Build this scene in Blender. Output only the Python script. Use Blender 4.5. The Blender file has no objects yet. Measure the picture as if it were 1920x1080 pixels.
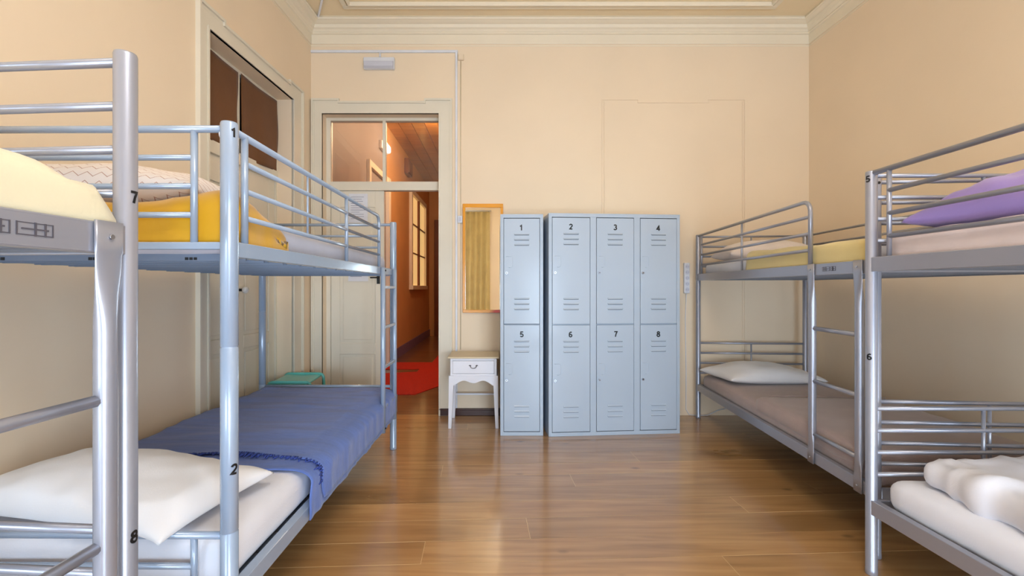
import bpy, bmesh, math, random
from mathutils import Vector, noise
S = bpy.context.scene
COL = S.collection
rnd = random.Random(7)
PI = math.pi

# ------------------------------------------------------------------ camera, world, lights, exposure
FPX = 835.0
cam_d = bpy.data.cameras.new('camera'); cam = bpy.data.objects.new('camera', cam_d); COL.objects.link(cam)
cam.location = (0, 0, 1.2); cam.rotation_euler = (PI/2, 0, 0)
cam_d.sensor_width = 36; cam_d.lens = 36*FPX/1920; cam_d.shift_x = 27/1920; cam_d.clip_start = .02
S.camera = cam
w = bpy.data.worlds.new('world'); S.world = w; w.use_nodes = True
w.node_tree.nodes['Background'].inputs[0].default_value = (.75, .87, 1, 1)
w.node_tree.nodes['Background'].inputs[1].default_value = 1.2
S.view_settings.view_transform = 'Standard'; S.view_settings.look = 'None'
S.view_settings.gamma = 1; S.view_settings.use_curve_mapping = False
S.view_settings.exposure = 0.2

def area(name, loc, rot, sx, sy, power, col):
    d = bpy.data.lights.new(name, 'AREA'); d.shape = 'RECTANGLE'; d.size = sx; d.size_y = sy
    d.energy = power; d.color = col
    o = bpy.data.objects.new(name, d); COL.objects.link(o); o.location = loc; o.rotation_euler = rot
    return o
# daylight through two invented, unseen windows behind the camera (area lights just outside the openings)
area('window_daylight', (-1.05, -2.5, .92), (PI/2, 0, 0), 1.6, 1.65, 140, (.62, .80, 1))
area('window_daylight', (1.45, -2.5, .92), (PI/2, 0, 0), 1.8, 1.65, 168, (.62, .80, 1))
# an added ceiling lamp for even fill (its fixture is built further down) and the hallway's lamps
area('fill_lamp_light', (.45, .2, 3.16), (0, 0, 0), .9, .9, 17, (.92, .94, 1))
def point(name, loc, power, col, r=.08):
    d = bpy.data.lights.new(name, 'POINT'); d.energy = power; d.color = col; d.shadow_soft_size = r
    o = bpy.data.objects.new(name, d); COL.objects.link(o); o.location = loc
point('hallway_lamp_light', (-.6, 6.4, 3.45), 72, (1, .76, .48))
point('hallway_lamp_light', (-.3, 4.9, 3.5), 7, (1, .84, .70))
area('fill_lamp_uplight', (.45, .2, 3.36), (PI, 0, 0), .8, .8, 34, (.92, .94, 1))  # added fill, thrown up at the ceiling to flatten the room light

# ------------------------------------------------------------------ materials
def lin(c):
    return tuple(((x/255)/12.92 if x/255 <= .04045 else ((x/255+.055)/1.055)**2.4) for x in c) + (1,)
def mat(name, rgb, rough=.6, metal=0, noise_=None, bump=None, coat=0, sheen=0, stretch=(1, 1, 1), rgb2=None, spec=.5):
    m = bpy.data.materials.new(name); m.use_nodes = True
    nt = m.node_tree; b = nt.nodes['Principled BSDF']
    b.inputs['Base Color'].default_value = lin(rgb); b.inputs['Roughness'].default_value = rough
    b.inputs['Metallic'].default_value = metal; b.inputs['Coat Weight'].default_value = coat
    b.inputs['Coat Roughness'].default_value = .12; b.inputs['Specular IOR Level'].default_value = spec
    b.inputs['Sheen Weight'].default_value = sheen
    tc = nt.nodes.new('ShaderNodeTexCoord'); mp = nt.nodes.new('ShaderNodeMapping')
    mp.inputs['Scale'].default_value = stretch
    nt.links.new(tc.outputs['Object'], mp.inputs[0])
    if noise_ is None: noise_ = (6, .06)
    n = nt.nodes.new('ShaderNodeTexNoise'); n.inputs['Scale'].default_value = noise_[0]; n.inputs['Detail'].default_value = 5
    nt.links.new(mp.outputs[0], n.inputs['Vector'])
    mx = nt.nodes.new('ShaderNodeMix'); mx.data_type = 'RGBA'
    c = lin(rgb); k = noise_[1]
    c2 = lin(rgb2) if rgb2 else tuple(v*(1-2*k) for v in c[:3])+(1,)
    mx.inputs[6].default_value = c2; mx.inputs[7].default_value = c
    cr = nt.nodes.new('ShaderNodeMapRange'); cr.inputs[1].default_value = .3; cr.inputs[2].default_value = .7
    nt.links.new(n.outputs[0], cr.inputs[0]); nt.links.new(cr.outputs[0], mx.inputs[0])
    nt.links.new(mx.outputs[2], b.inputs['Base Color'])
    if bump:
        n2 = nt.nodes.new('ShaderNodeTexNoise'); n2.inputs['Scale'].default_value = bump[0]; n2.inputs['Detail'].default_value = 4
        nt.links.new(mp.outputs[0], n2.inputs['Vector'])
        bp = nt.nodes.new('ShaderNodeBump'); bp.inputs['Strength'].default_value = bump[1]; bp.inputs['Distance'].default_value = .004
        nt.links.new(n2.outputs[0], bp.inputs['Height']); nt.links.new(bp.outputs[0], b.inputs['Normal'])
    return m
def emis(name, rgb, s):
    m = bpy.data.materials.new(name); m.use_nodes = True
    b = m.node_tree.nodes['Principled BSDF']; b.inputs['Base Color'].default_value = lin(rgb)
    b.inputs['Emission Color'].default_value = lin(rgb); b.inputs['Emission Strength'].default_value = s
    return m

M = {}
M['wall'] = mat('wall_paint', (244, 222, 193), .75, noise_=(1.3, .03), bump=(40, .08))
M['ceiling'] = mat('ceiling_paint', (248, 226, 190), .8, noise_=(1.1, .03))
M['trim'] = mat('cream_gloss_paint', (233, 223, 204), .42, noise_=(3, .03), bump=(30, .05))
M['cornice'] = mat('cornice_paint', (242, 228, 204), .6, noise_=(2, .02))
M['baseboard'] = mat('dark_brown_paint', (66, 36, 28), .35)
M['locker'] = mat('locker_enamel', (176, 189, 204), .42, noise_=(2, .02), bump=(14, .05), coat=.2)
M['locker_dark'] = mat('locker_inside', (70, 78, 90), .6)
M['bunkA'] = mat('blue_grey_enamel', (160, 176, 198), .25, .12, noise_=(3, .02), coat=.5)
M['bunkB'] = mat('silver_enamel', (166, 168, 180), .30, .45, noise_=(3, .03), coat=.25)
M['deckA'] = mat('deck_steel_blue', (122, 134, 154), .4, .3)
M['deckB'] = mat('deck_steel_grey', (128, 128, 134), .45, .4)
M['black'] = mat('black_vinyl', (14, 14, 18), .5)
M['sheet'] = mat('white_cotton', (232, 231, 238), .85, noise_=(8, .02), bump=(220, .12), sheen=.2)
M['pillowcase'] = mat('white_pillow_cotton', (240, 238, 240), .85, noise_=(8, .015), bump=(220, .12), sheen=.2)
M['greysheet'] = mat('pale_grey_cotton', (200, 200, 214), .85, bump=(220, .12), sheen=.2)
M['pinksheet'] = mat('pale_pink_cotton', (236, 216, 210), .85, bump=(220, .12), sheen=.2)
M['beigepillow'] = mat('pinkish_pillow_cotton', (236, 224, 220), .85, bump=(220, .12), sheen=.2)
M['cream'] = mat('cream_cotton', (232, 220, 186), .88, noise_=(5, .03), bump=(180, .15), sheen=.3)
M['paleyellow'] = mat('pale_yellow_cotton', (234, 212, 146), .88, noise_=(5, .04), bump=(180, .15), sheen=.3)
M['yellow'] = mat('golden_yellow_satin', (222, 164, 14), .5, noise_=(4, .04), bump=(60, .15), sheen=.3)
M['purple'] = mat('lilac_cotton', (164, 140, 210), .8, noise_=(5, .04), bump=(160, .15), sheen=.3)
M['taupe'] = mat('taupe_fleece', (172, 150, 144), .95, noise_=(9, .06), bump=(260, .5), sheen=.4)
M['blue'] = mat('denim_blue_weave', (98, 124, 196), .9, noise_=(14, .10), bump=(60, .6), sheen=.25, stretch=(.25, 3, 1))
M['bluefringe'] = mat('dark_blue_yarn', (52, 72, 150), .9)
M['table'] = mat('white_lacquer', (232, 230, 236), .35, noise_=(4, .015), coat=.2)
M['tabletop'] = mat('cream_table_top', (226, 206, 172), .4)
M['brass'] = mat('dark_bronze', (60, 52, 52), .35, .8)
M['steel'] = mat('brushed_steel', (180, 182, 190), .3, .9)
M['plastic'] = mat('white_plastic', (232, 232, 238), .4)
M['plastic_dim'] = mat('translucent_plastic', (214, 214, 226), .35)
M['teal'] = mat('teal_plastic', (110, 206, 196), .3, coat=.3)
M['browncloth'] = mat('brown_cloth', (122, 78, 40), .9, noise_=(3, .12), bump=(90, .3), sheen=.1)
M['ochrecurtain'] = mat('ochre_curtain', (206, 182, 124), .9, noise_=(4, .08))
M['red'] = mat('red_carpet', (190, 38, 16), .95, noise_=(60, .12), bump=(200, .5))
M['hall_lamplit'] = mat('hallway_lamplit_wall', (206, 156, 104), .6, noise_=(2, .05))  # warm lamplight painted into the wall colour
M['hall_daylit'] = mat('hallway_daylit_wall', (150, 140, 138), .6, noise_=(2, .05))  # same wall near the door, cool daylight painted into its colour
M['halldoor'] = mat('hallway_brown_wood', (120, 62, 26), .4, noise_=(6, .1))
M['lilac'] = mat('lilac_paint', (118, 100, 140), .5)
M['paper'] = mat('printed_paper', (232, 232, 240), .7)
M['ink'] = mat('grey_ink', (150, 152, 172), .8)
M['inkdark'] = mat('plate_ink', (84, 80, 88), .8)
M['cable'] = mat('cream_cable', (226, 208, 176), .5)
M['fillglow'] = emis('fill_lamp_glow', (255, 248, 236), 3.0)
M['reflectglow'] = emis('reflection_glow', (255, 250, 240), 2.2)  # glow of a lamp's reflection in the transom glass
M['litpane'] = emis('lit_pane', (255, 214, 140), .5)
M['porcelain'] = mat('white_porcelain', (240, 236, 232), .15, coat=.5)

def mirror_mat():
    m = bpy.data.materials.new('mirror_silver'); m.use_nodes = True
    b = m.node_tree.nodes['Principled BSDF']; b.inputs['Metallic'].default_value = 1
    b.inputs['Roughness'].default_value = .02; b.inputs['Base Color'].default_value = (.86, .84, .78, 1)
    return m
M['mirror'] = mirror_mat()
def glass_mat():
    m = bpy.data.materials.new('window_glass'); m.use_nodes = True
    nt = m.node_tree; b = nt.nodes['Principled BSDF']
    b.inputs['Transmission Weight'].default_value = 1; b.inputs['Roughness'].default_value = .03
    b.inputs['IOR'].default_value = 1.45; b.inputs['Base Color'].default_value = (.97, .95, .93, 1)
    return m
M['glass'] = glass_mat()
def frame_mat():   # mirror frame: orange with a red lower right corner
    m = mat('orange_red_frame', (238, 156, 10), .3, coat=.3)
    nt = m.node_tree; b = nt.nodes['Principled BSDF']
    tc = nt.nodes.new('ShaderNodeTexCoord'); sp = nt.nodes.new('ShaderNodeSeparateXYZ')
    nt.links.new(tc.outputs['Object'], sp.inputs[0])
    a = nt.nodes.new('ShaderNodeMath'); a.operation = 'SUBTRACT'
    z = nt.nodes.new('ShaderNodeMath'); z.operation = 'MULTIPLY'; z.inputs[1].default_value = 1.0
    nt.links.new(sp.outputs[2], z.inputs[0]); nt.links.new(sp.outputs[0], a.inputs[0]); nt.links.new(z.outputs[0], a.inputs[1])
    r = nt.nodes.new('ShaderNodeMapRange'); r.inputs[1].default_value = .045; r.inputs[2].default_value = .10
    nt.links.new(a.outputs[0], r.inputs[0])
    mx = nt.nodes.new('ShaderNodeMix'); mx.data_type = 'RGBA'
    mx.inputs[6].default_value = lin((238, 156, 10)); mx.inputs[7].default_value = lin((214, 52, 24))
    nt.links.new(r.outputs[0], mx.inputs[0]); nt.links.new(mx.outputs[2], b.inputs['Base Color'])
    return m
M['mirrorframe'] = frame_mat()
def wood_mat(name, c1, c2, c3, rough):
    m = bpy.data.materials.new(name); m.use_nodes = True
    nt = m.node_tree; b = nt.nodes['Principled BSDF']; L = nt.links.new
    tc = nt.nodes.new('ShaderNodeTexCoord'); oi = nt.nodes.new('ShaderNodeObjectInfo')
    ad = nt.nodes.new('ShaderNodeVectorMath'); ad.operation = 'ADD'
    sc = nt.nodes.new('ShaderNodeMath'); sc.operation = 'MULTIPLY'; sc.inputs[1].default_value = 40
    L(oi.outputs['Random'], sc.inputs[0]); L(tc.outputs['Object'], ad.inputs[0]); L(sc.outputs[0], ad.inputs[1])
    mp = nt.nodes.new('ShaderNodeMapping'); mp.inputs['Scale'].default_value = (.7, 9, 1); L(ad.outputs[0], mp.inputs[0])
    n = nt.nodes.new('ShaderNodeTexNoise'); n.inputs['Scale'].default_value = 2.2; n.inputs['Detail'].default_value = 8
    n.inputs['Distortion'].default_value = .6; L(mp.outputs[0], n.inputs['Vector'])
    r = nt.nodes.new('ShaderNodeValToRGB'); e = r.color_ramp.elements
    e[0].position = .22; e[0].color = lin(c1); e[1].position = .8; e[1].color = lin(c3)
    k = e.new(.5); k.color = lin(c2); L(n.outputs[0], r.inputs[0])
    # broad worn patches
    n3 = nt.nodes.new('ShaderNodeTexNoise'); n3.inputs['Scale'].default_value = 1.3; n3.inputs['Detail'].default_value = 5
    mp3 = nt.nodes.new('ShaderNodeMapping'); mp3.inputs['Scale'].default_value = (.8, 2.2, 1); L(ad.outputs[0], mp3.inputs[0]); L(mp3.outputs[0], n3.inputs['Vector'])
    hs = nt.nodes.new('ShaderNodeHueSaturation'); L(r.outputs[0], hs.inputs['Color'])
    mr = nt.nodes.new('ShaderNodeMapRange'); mr.inputs[3].default_value = .9; mr.inputs[4].default_value = 1.1; L(oi.outputs['Random'], mr.inputs[0])
    mr2 = nt.nodes.new('ShaderNodeMapRange'); mr2.inputs[1].default_value = .3; mr2.inputs[2].default_value = .7; mr2.inputs[3].default_value = .84; mr2.inputs[4].default_value = 1.16; L(n3.outputs[0], mr2.inputs[0])
    mu = nt.nodes.new('ShaderNodeMath'); mu.operation = 'MULTIPLY'; L(mr.outputs[0], mu.inputs[0]); L(mr2.outputs[0], mu.inputs[1]); L(mu.outputs[0], hs.inputs['Value'])
    # knots
    v = nt.nodes.new('ShaderNodeTexVoronoi'); v.inputs['Scale'].default_value = 2.1
    mpv = nt.nodes.new('ShaderNodeMapping'); mpv.inputs['Scale'].default_value = (1, 2, 1); L(ad.outputs[0], mpv.inputs[0]); L(mpv.outputs[0], v.inputs['Vector'])
    kr = nt.nodes.new('ShaderNodeMapRange'); kr.inputs[1].default_value = .02; kr.inputs[2].default_value = .085; kr.inputs[3].default_value = .65; kr.inputs[4].default_value = 0
    L(v.outputs['Distance'], kr.inputs[0])
    mx = nt.nodes.new('ShaderNodeMix'); mx.data_type = 'RGBA'; L(kr.outputs[0], mx.inputs[0]); L(hs.outputs[0], mx.inputs[6]); mx.inputs[7].default_value = lin((58, 32, 14))
    L(mx.outputs[2], b.inputs['Base Color'])
    rr = nt.nodes.new('ShaderNodeMapRange'); rr.inputs[3].default_value = rough-.06; rr.inputs[4].default_value = rough+.12; L(n3.outputs[0], rr.inputs[0]); L(rr.outputs[0], b.inputs['Roughness'])
    bp = nt.nodes.new('ShaderNodeBump'); bp.inputs['Strength'].default_value = .12; bp.inputs['Distance'].default_value = .004
    L(n.outputs[0], bp.inputs['Height']); L(bp.outputs[0], b.inputs['Normal'])
    b.inputs['Specular IOR Level'].default_value = .7; b.inputs['Coat Weight'].default_value = .9; b.inputs['Coat Roughness'].default_value = .13
    return m
M['plank'] = wood_mat('varnished_pine', (148, 106, 62), (178, 134, 84), (198, 156, 106), .28)
M['seam'] = mat('pale_seam_filler', (232, 204, 160), .8)
M['hallplank'] = wood_mat('hallway_floorboards', (96, 62, 38), (120, 84, 54), (140, 104, 70), .3)
M['hallceil'] = wood_mat('hallway_ceiling_boards', (150, 92, 40), (178, 118, 56), (200, 146, 80), .3)
def zigzag_mat():
    m = mat('zigzag_cotton', (232, 224, 222), .85, bump=(200, .12))
    nt = m.node_tree; b = nt.nodes['Principled BSDF']; L = nt.links.new
    tc = nt.nodes.new('ShaderNodeTexCoord'); sp = nt.nodes.new('ShaderNodeSeparateXYZ'); L(tc.outputs['Object'], sp.inputs[0])
    def mth(op, a, bv=None, c=None):
        n = nt.nodes.new('ShaderNodeMath'); n.operation = op
        for i, x in enumerate((a, bv, c)):
            if x is None: continue
            if isinstance(x, (int, float)): n.inputs[i].default_value = x
            else: L(x, n.inputs[i])
        return n.outputs[0]
    tri = mth('PINGPONG', mth('MULTIPLY', sp.outputs[0], 1.0), .022)
    yy = mth('ADD', mth('ADD', sp.outputs[1], sp.outputs[2]), tri)
    ln = mth('LESS_THAN', mth('FRACT', mth('MULTIPLY', yy, 26)), .10)
    mx = nt.nodes.new('ShaderNodeMix'); mx.data_type = 'RGBA'; L(ln, mx.inputs[0])
    mx.inputs[6].default_value = lin((234, 224, 220)); mx.inputs[7].default_value = lin((186, 150, 138))
    L(mx.outputs[2], b.inputs['Base Color'])
    return m
M['zigzag'] = zigzag_mat()

# ------------------------------------------------------------------ mesh helpers
class MB:
    def __init__(s): s.v = []; s.f = []; s.sm = []; s.k = 0
    def add(s, vs, fs, smooth=False):
        n = len(s.v); s.v += [Vector(v) for v in vs]
        s.f += [tuple(i+n for i in f) for f in fs]; s.sm += [smooth]*len(fs); return s
    def hexa(s, p, smooth=False):      # 8 points: bottom ring 0-3, top ring 4-7
        return s.add(p, [(3,2,1,0),(4,5,6,7),(0,1,5,4),(1,2,6,5),(2,3,7,6),(3,0,4,7)], smooth)
    def box(s, x0, x1, y0, y1, z0, z1):
        e = (s.k % 7)*.00012; s.k += 1; x0 -= e; x1 += e; y0 -= e; y1 += e; z0 -= e; z1 += e   # no two blocks share a plane
        return s.hexa([(x0,y0,z0),(x1,y0,z0),(x1,y1,z0),(x0,y1,z0),(x0,y0,z1),(x1,y0,z1),(x1,y1,z1),(x0,y1,z1)])
    def fbox(s, F, u0, u1, v0, v1, z0, z1):
        e = (s.k % 7)*.00012; s.k += 1; u0 -= e; u1 += e; v0 -= e; v1 += e; z0 -= e; z1 += e
        return s.hexa([F(u0,v0,z0),F(u1,v0,z0),F(u1,v1,z0),F(u0,v1,z0),F(u0,v0,z1),F(u1,v0,z1),F(u1,v1,z1),F(u0,v1,z1)])
    def loft(s, rings, smooth=True, caps=True):
        n = len(rings[0]); vs = [p for r in rings for p in r]; fs = []
        for i in range(len(rings)-1):
            for j in range(n):
                k = (j+1) % n
                fs.append((i*n+j, i*n+k, (i+1)*n+k, (i+1)*n+j))
        s.add(vs, fs, smooth)
        if caps:
            b = len(s.v)-len(vs)
            s.f.append(tuple(b+j for j in reversed(range(n)))); s.sm.append(False)
            s.f.append(tuple(b+(len(rings)-1)*n+j for j in range(n))); s.sm.append(False)
        return s
    def tube(s, pts, r, n=12, caps=True):
        pts = [Vector(p) for p in pts]; rr = r if isinstance(r, (list, tuple)) else [r]*len(pts)
        t0 = (pts[1]-pts[0]).normalized(); a = Vector((0,0,1)) if abs(t0.z) < .9 else Vector((1,0,0))
        nrm = (a-t0*a.dot(t0)).normalized(); rings = []
        for i, p in enumerate(pts):
            if i == 0: t = t0
            elif i == len(pts)-1: t = (pts[i]-pts[i-1]).normalized()
            else: t = ((pts[i]-pts[i-1]).normalized()+(pts[i+1]-pts[i]).normalized()).normalized()
            nrm = (nrm-t*nrm.dot(t)).normalized(); bn = t.cross(nrm)
            rings.append([p+(nrm*math.cos(2*PI*j/n)+bn*math.sin(2*PI*j/n))*rr[i] for j in range(n)])
        return s.loft(rings, True, caps)
    def lathe(s, c, prof, n=20):       # prof: (r, z) pairs, vertical axis through c
        c = Vector(c)
        return s.loft([[c+Vector((r*math.cos(2*PI*j/n), r*math.sin(2*PI*j/n), z)) for j in range(n)] for r, z in prof])
def fillet(a, b, c, r, n=6):
    a, b, c = Vector(a), Vector(b), Vector(c); d1 = (a-b).normalized(); d2 = (c-b).normalized()
    out = []
    for i in range(n+1):
        t = i/n; p1 = b+d1*r; p2 = b+d2*r
        out.append(p1*(1-t)**2+b*2*t*(1-t)+p2*t*t)
    return out
def link(name, mb, m, parent=None, root=None, bevel=0, origin=None):
    me = bpy.data.meshes.new(name)
    if parent is not None:
        r = parent
        while r.parent: r = r.parent
        off = Vector(r.location)
    elif origin is not None: off = Vector(origin)
    else:
        xs = [v.x for v in mb.v]; ys = [v.y for v in mb.v]; zs = [v.z for v in mb.v]
        off = Vector(((min(xs)+max(xs))/2, (min(ys)+max(ys))/2, min(zs)))
    me.from_pydata([v-off for v in mb.v], [], mb.f)
    me.polygons.foreach_set('use_smooth', mb.sm)
    bm = bmesh.new(); bm.from_mesh(me); bmesh.ops.recalc_face_normals(bm, faces=bm.faces); bm.to_mesh(me); bm.free()
    me.materials.append(m); me.update()
    o = bpy.data.objects.new(name, me); COL.objects.link(o)
    if parent is not None: o.parent = parent
    else: o.location = off
    if bevel:
        b = o.modifiers.new('bevel', 'BEVEL'); b.width = bevel; b.segments = 2; b.limit_method = 'ANGLE'
    return o
def thing(name, loc, label, cat, group=None):
    o = bpy.data.objects.new(name, None); COL.objects.link(o); o.location = loc; o.empty_display_size = .1
    return tag(o, label, cat, group)
def tag(o, label, cat, group=None):
    o['label'] = label; o['category'] = cat
    if group: o['group'] = group
    return o
def struct(name, mb, m, parent=None, bevel=0):
    o = link(name, mb, m, parent, bevel=bevel, origin=None)
    if parent is None: o['kind'] = 'structure'
    return o
def sempty(name, loc=(0,0,0)):
    o = bpy.data.objects.new(name, None); COL.objects.link(o); o.location = loc; o['kind'] = 'structure'; o.empty_display_size = .1
    return o
class Frame:
    def __init__(s, P, U, V): s.P = Vector((P[0],P[1],0)); s.U = Vector((U[0],U[1],0)).normalized(); s.V = Vector((V[0],V[1],0)).normalized()
    def __call__(s, u, v, z): return s.P+s.U*u+s.V*v+Vector((0,0,z))
def arcp(cx, cy, rx, ry, a0, a1, n=14):
    return [(cx+rx*math.cos(math.radians(a0+(a1-a0)*i/n)), cy+ry*math.sin(math.radians(a0+(a1-a0)*i/n))) for i in range(n+1)]
DIG = {'1': [[(.12,.72),(.24,.78),(.36,.93),(.36,.5),(.36,0)]],
 '2': [arcp(.30,.68,.20,.23,170,-30)+[(.28,.30),(.12,.08),(.34,.08),(.55,.08)]],
 '3': [arcp(.29,.71,.19,.20,155,-90)+arcp(.29,.29,.22,.22,90,-160)],
 '4': [[(.42,0),(.42,.5),(.42,.90),(.24,.58),(.07,.27),(.3,.27),(.60,.27)]],
 '5': [[(.53,.91),(.34,.91),(.17,.91),(.12,.52)]+arcp(.29,.31,.22,.24,128,-155)],
 '6': [[(.50,.84),(.36,.92),(.2,.82),(.11,.6)]+arcp(.31,.30,.20,.22,165,-195,22)],
 '7': [[(.07,.91),(.3,.91),(.54,.91),(.36,.5),(.26,0)]],
 '8': [arcp(.30,.72,.17,.19,-90,270,20)+arcp(.30,.28,.21,.22,90,-270,22)]}
def text_mesh(body, size, bold=.215):
    """bold digit drawn as one broad stroke, centred on the origin"""
    vs = []; fs = []; h = bold/2; size *= .74
    for st in DIG[body]:
        pts = [Vector(((p[0]-.31)*1.12, p[1]-.46, 0)) for p in st]; q = [pts[0]]
        for a, b in zip(pts[:-1], pts[1:]):
            k = max(1, int((b-a).length/.12))
            q += [a.lerp(b, (i+1)/k) for i in range(k)]
        b0 = len(vs)
        for i, p in enumerate(q):
            d1 = (p-q[i-1]).normalized() if i and (p-q[i-1]).length > 1e-6 else None
            d2 = (q[i+1]-p).normalized() if i < len(q)-1 and (q[i+1]-p).length > 1e-6 else None
            d1 = d1 or d2; d2 = d2 or d1; t = (d1+d2)
            t = t.normalized() if t.length > .2 else d1
            n = Vector((-t.y, t.x, 0)); k = min(1.7, 1/max(.2, n.dot(Vector((-d1.y, d1.x, 0)))))
            vs += [(p+n*h*k)*size, (p-n*h*k)*size]
        for i in range(len(q)-1): fs.append((b0+2*i, b0+2*i+1, b0+2*i+3, b0+2*i+2))
    return vs, fs
def text_on_plane(body, size, c, right, up, off=.0008):
    vs, fs = text_mesh(body, size); c = Vector(c); right = Vector(right).normalized(); up = Vector(up).normalized()
    n = right.cross(up); mb = MB(); front = [c+right*v.x+up*v.y+n*off for v in vs]
    mb.add(front, fs); mb.add([p-n*off*.8 for p in front], [tuple(reversed(f)) for f in fs]); return mb
def text_on_post(body, size, c, ang, r, tilt=0):    # ang: direction the digit faces, measured from -Y towards +X
    vs, fs = text_mesh(body, size); mb = MB(); P = []
    for v in vs:
        x = v.x*math.cos(tilt)-v.y*math.sin(tilt); y = v.x*math.sin(tilt)+v.y*math.cos(tilt)
        a = ang+x/r; P.append(Vector((c[0]+math.sin(a)*(r+.0007), c[1]-math.cos(a)*(r+.0007), c[2]+y)))
    mb.add(P, fs, True); return mb
def softbox(F, u0, u1, v0, v1, z0, z1, rt, disp=None, step=.035, rb=None):
    """rounded, subdivided block whose surface can be pushed about by disp(u,v,z,n)->offset vector (u,v,z)"""
    mb = MB(); h = ((u1-u0)/2, (v1-v0)/2, (z1-z0)/2); c = ((u0+u1)/2, (v0+v1)/2, (z0+z1)/2)
    N = [max(4, int(round(2*x/step))) for x in h]; N[2] = max(4, int(round(2*h[2]/.02)))
    idx = {}; vs = []; fs = []
    def vid(i, j, k):
        key = (i, j, k)
        if key not in idx:
            p = [(-1+2*q/n)*hh for q, n, hh in zip(key, N, h)]
            kz = min(1, max(0, p[2]/h[2]*.5+.5)); kz = kz*kz*(3-2*kz); r = rt if rb is None else rb+(rt-rb)*kz
            cl = [max(-(hh-r), min(hh-r, x)) for x, hh in zip(p, h)]
            d = Vector([a-b for a, b in zip(p, cl)])
            # smooth rounded corner: spread by angle
            if d.length > 1e-9: nn = d.normalized(); q = [a+b*r for a, b in zip(cl, nn)]
            else: nn = Vector((0,0,1)); q = p
            if disp:
                o = disp(c[0]+q[0], c[1]+q[1], c[2]+q[2], nn); q = [a+b for a, b in zip(q, o)]
            idx[key] = len(vs); vs.append(F(c[0]+q[0], c[1]+q[1], c[2]+q[2]))
        return idx[key]
    a, b, d = N
    for i in range(a):
        for j in range(b):
            fs.append((vid(i,j,d), vid(i+1,j,d), vid(i+1,j+1,d), vid(i,j+1,d)))
            fs.append((vid(i,j,0), vid(i,j+1,0), vid(i+1,j+1,0), vid(i+1,j,0)))
    for i in range(a):
        for k in range(d):
            fs.append((vid(i,0,k), vid(i+1,0,k), vid(i+1,0,k+1), vid(i,0,k+1)))
            fs.append((vid(i,b,k), vid(i,b,k+1), vid(i+1,b,k+1), vid(i+1,b,k)))
    for j in range(b):
        for k in range(d):
            fs.append((vid(0,j,k), vid(0,j,k+1), vid(0,j+1,k+1), vid(0,j+1,k)))
            fs.append((vid(a,j,k), vid(a,j+1,k), vid(a,j+1,k+1), vid(a,j,k+1)))
    mb.add(vs, fs, True); return mb
def pillow(c, a, b, h, rot=0, tilt=0, roll=0, seed=0, wr=.012, n=34, pinch=.07, post=None, hb=.35):
    """a, b half sizes; h full height of the crown; bottom is flatter (hb of the height)"""
    from mathutils import Euler
    mb = MB(); vs = []; fs = []; E = Euler((tilt, roll, rot)).to_matrix(); c = Vector(c)
    def P(i, j, top):
        s = -1+2*i/n; t = -1+2*j/n
        s = math.sin(s*PI/2)*.55+s*.45; t = math.sin(t*PI/2)*.55+t*.45
        x = a*s*(1-pinch*(1-t*t)); y = b*t*(1-pinch*(1-s*s))
        e = max(0, (1-s*s)*(1-t*t)); th = e**.42
        z = h*(1-hb)*th if top else -h*hb*th
        w_ = min(1, e*6)
        q = noise.noise(Vector((x*5+seed, y*5, seed*1.7)))*1.0+noise.noise(Vector((x*13+seed, y*11, 3.1)))*.5
        rid = 1-abs(noise.noise(Vector((x*4+y*3+seed, (y-x)*2.2, 9.2+seed))))*2
        z += (q*wr+rid*wr*.6)*w_*(1 if top else .2)
        p = Vector((x, y, z))
        if post: p = post(p, s, t)
        return c+E@p
    for top in (1, 0):
        b0 = len(vs)
        for i in range(n+1):
            for j in range(n+1): vs.append(P(i, j, top))
        for i in range(n):
            for j in range(n):
                q = (b0+i*(n+1)+j, b0+(i+1)*(n+1)+j, b0+(i+1)*(n+1)+j+1, b0+i*(n+1)+j+1)
                fs.append(q if top else tuple(reversed(q)))
    mb.add(vs, fs, True); return mb
def weld(o, d=.0004):
    bm = bmesh.new(); bm.from_mesh(o.data); bmesh.ops.remove_doubles(bm, verts=bm.verts, dist=d)
    bmesh.ops.recalc_face_normals(bm, faces=bm.faces); bm.to_mesh(o.data); bm.free(); return o
def sheet_grid(fn, nu, nv, thick, name, m, parent=None, sub=False):
    mb = MB(); vs = [fn(i/nu, j/nv) for i in range(nu+1) for j in range(nv+1)]
    fs = [(i*(nv+1)+j, (i+1)*(nv+1)+j, (i+1)*(nv+1)+j+1, i*(nv+1)+j+1) for i in range(nu) for j in range(nv)]
    mb.add(vs, fs, True); o = link(name, mb, m, parent)
    s = o.modifiers.new('solid', 'SOLIDIFY'); s.thickness = thick; s.offset = 0
    return o

# ------------------------------------------------------------------ room shell
YB, XR, YR, ZC = 4.2, 2.937, -2.2, 3.70
LK = .0467
def xl(y): return -1.76+LK*(y-YB)          # left wall line
CL = Vector((xl(YB), YB)); 
FL = Frame((xl(YB), YB), (-1, LK), (-LK, -1))      # left wall frame: u = into the wall (outwards), v = towards the camera, z
LV = (YB-YR)*math.sqrt(1+LK*LK)

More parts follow.
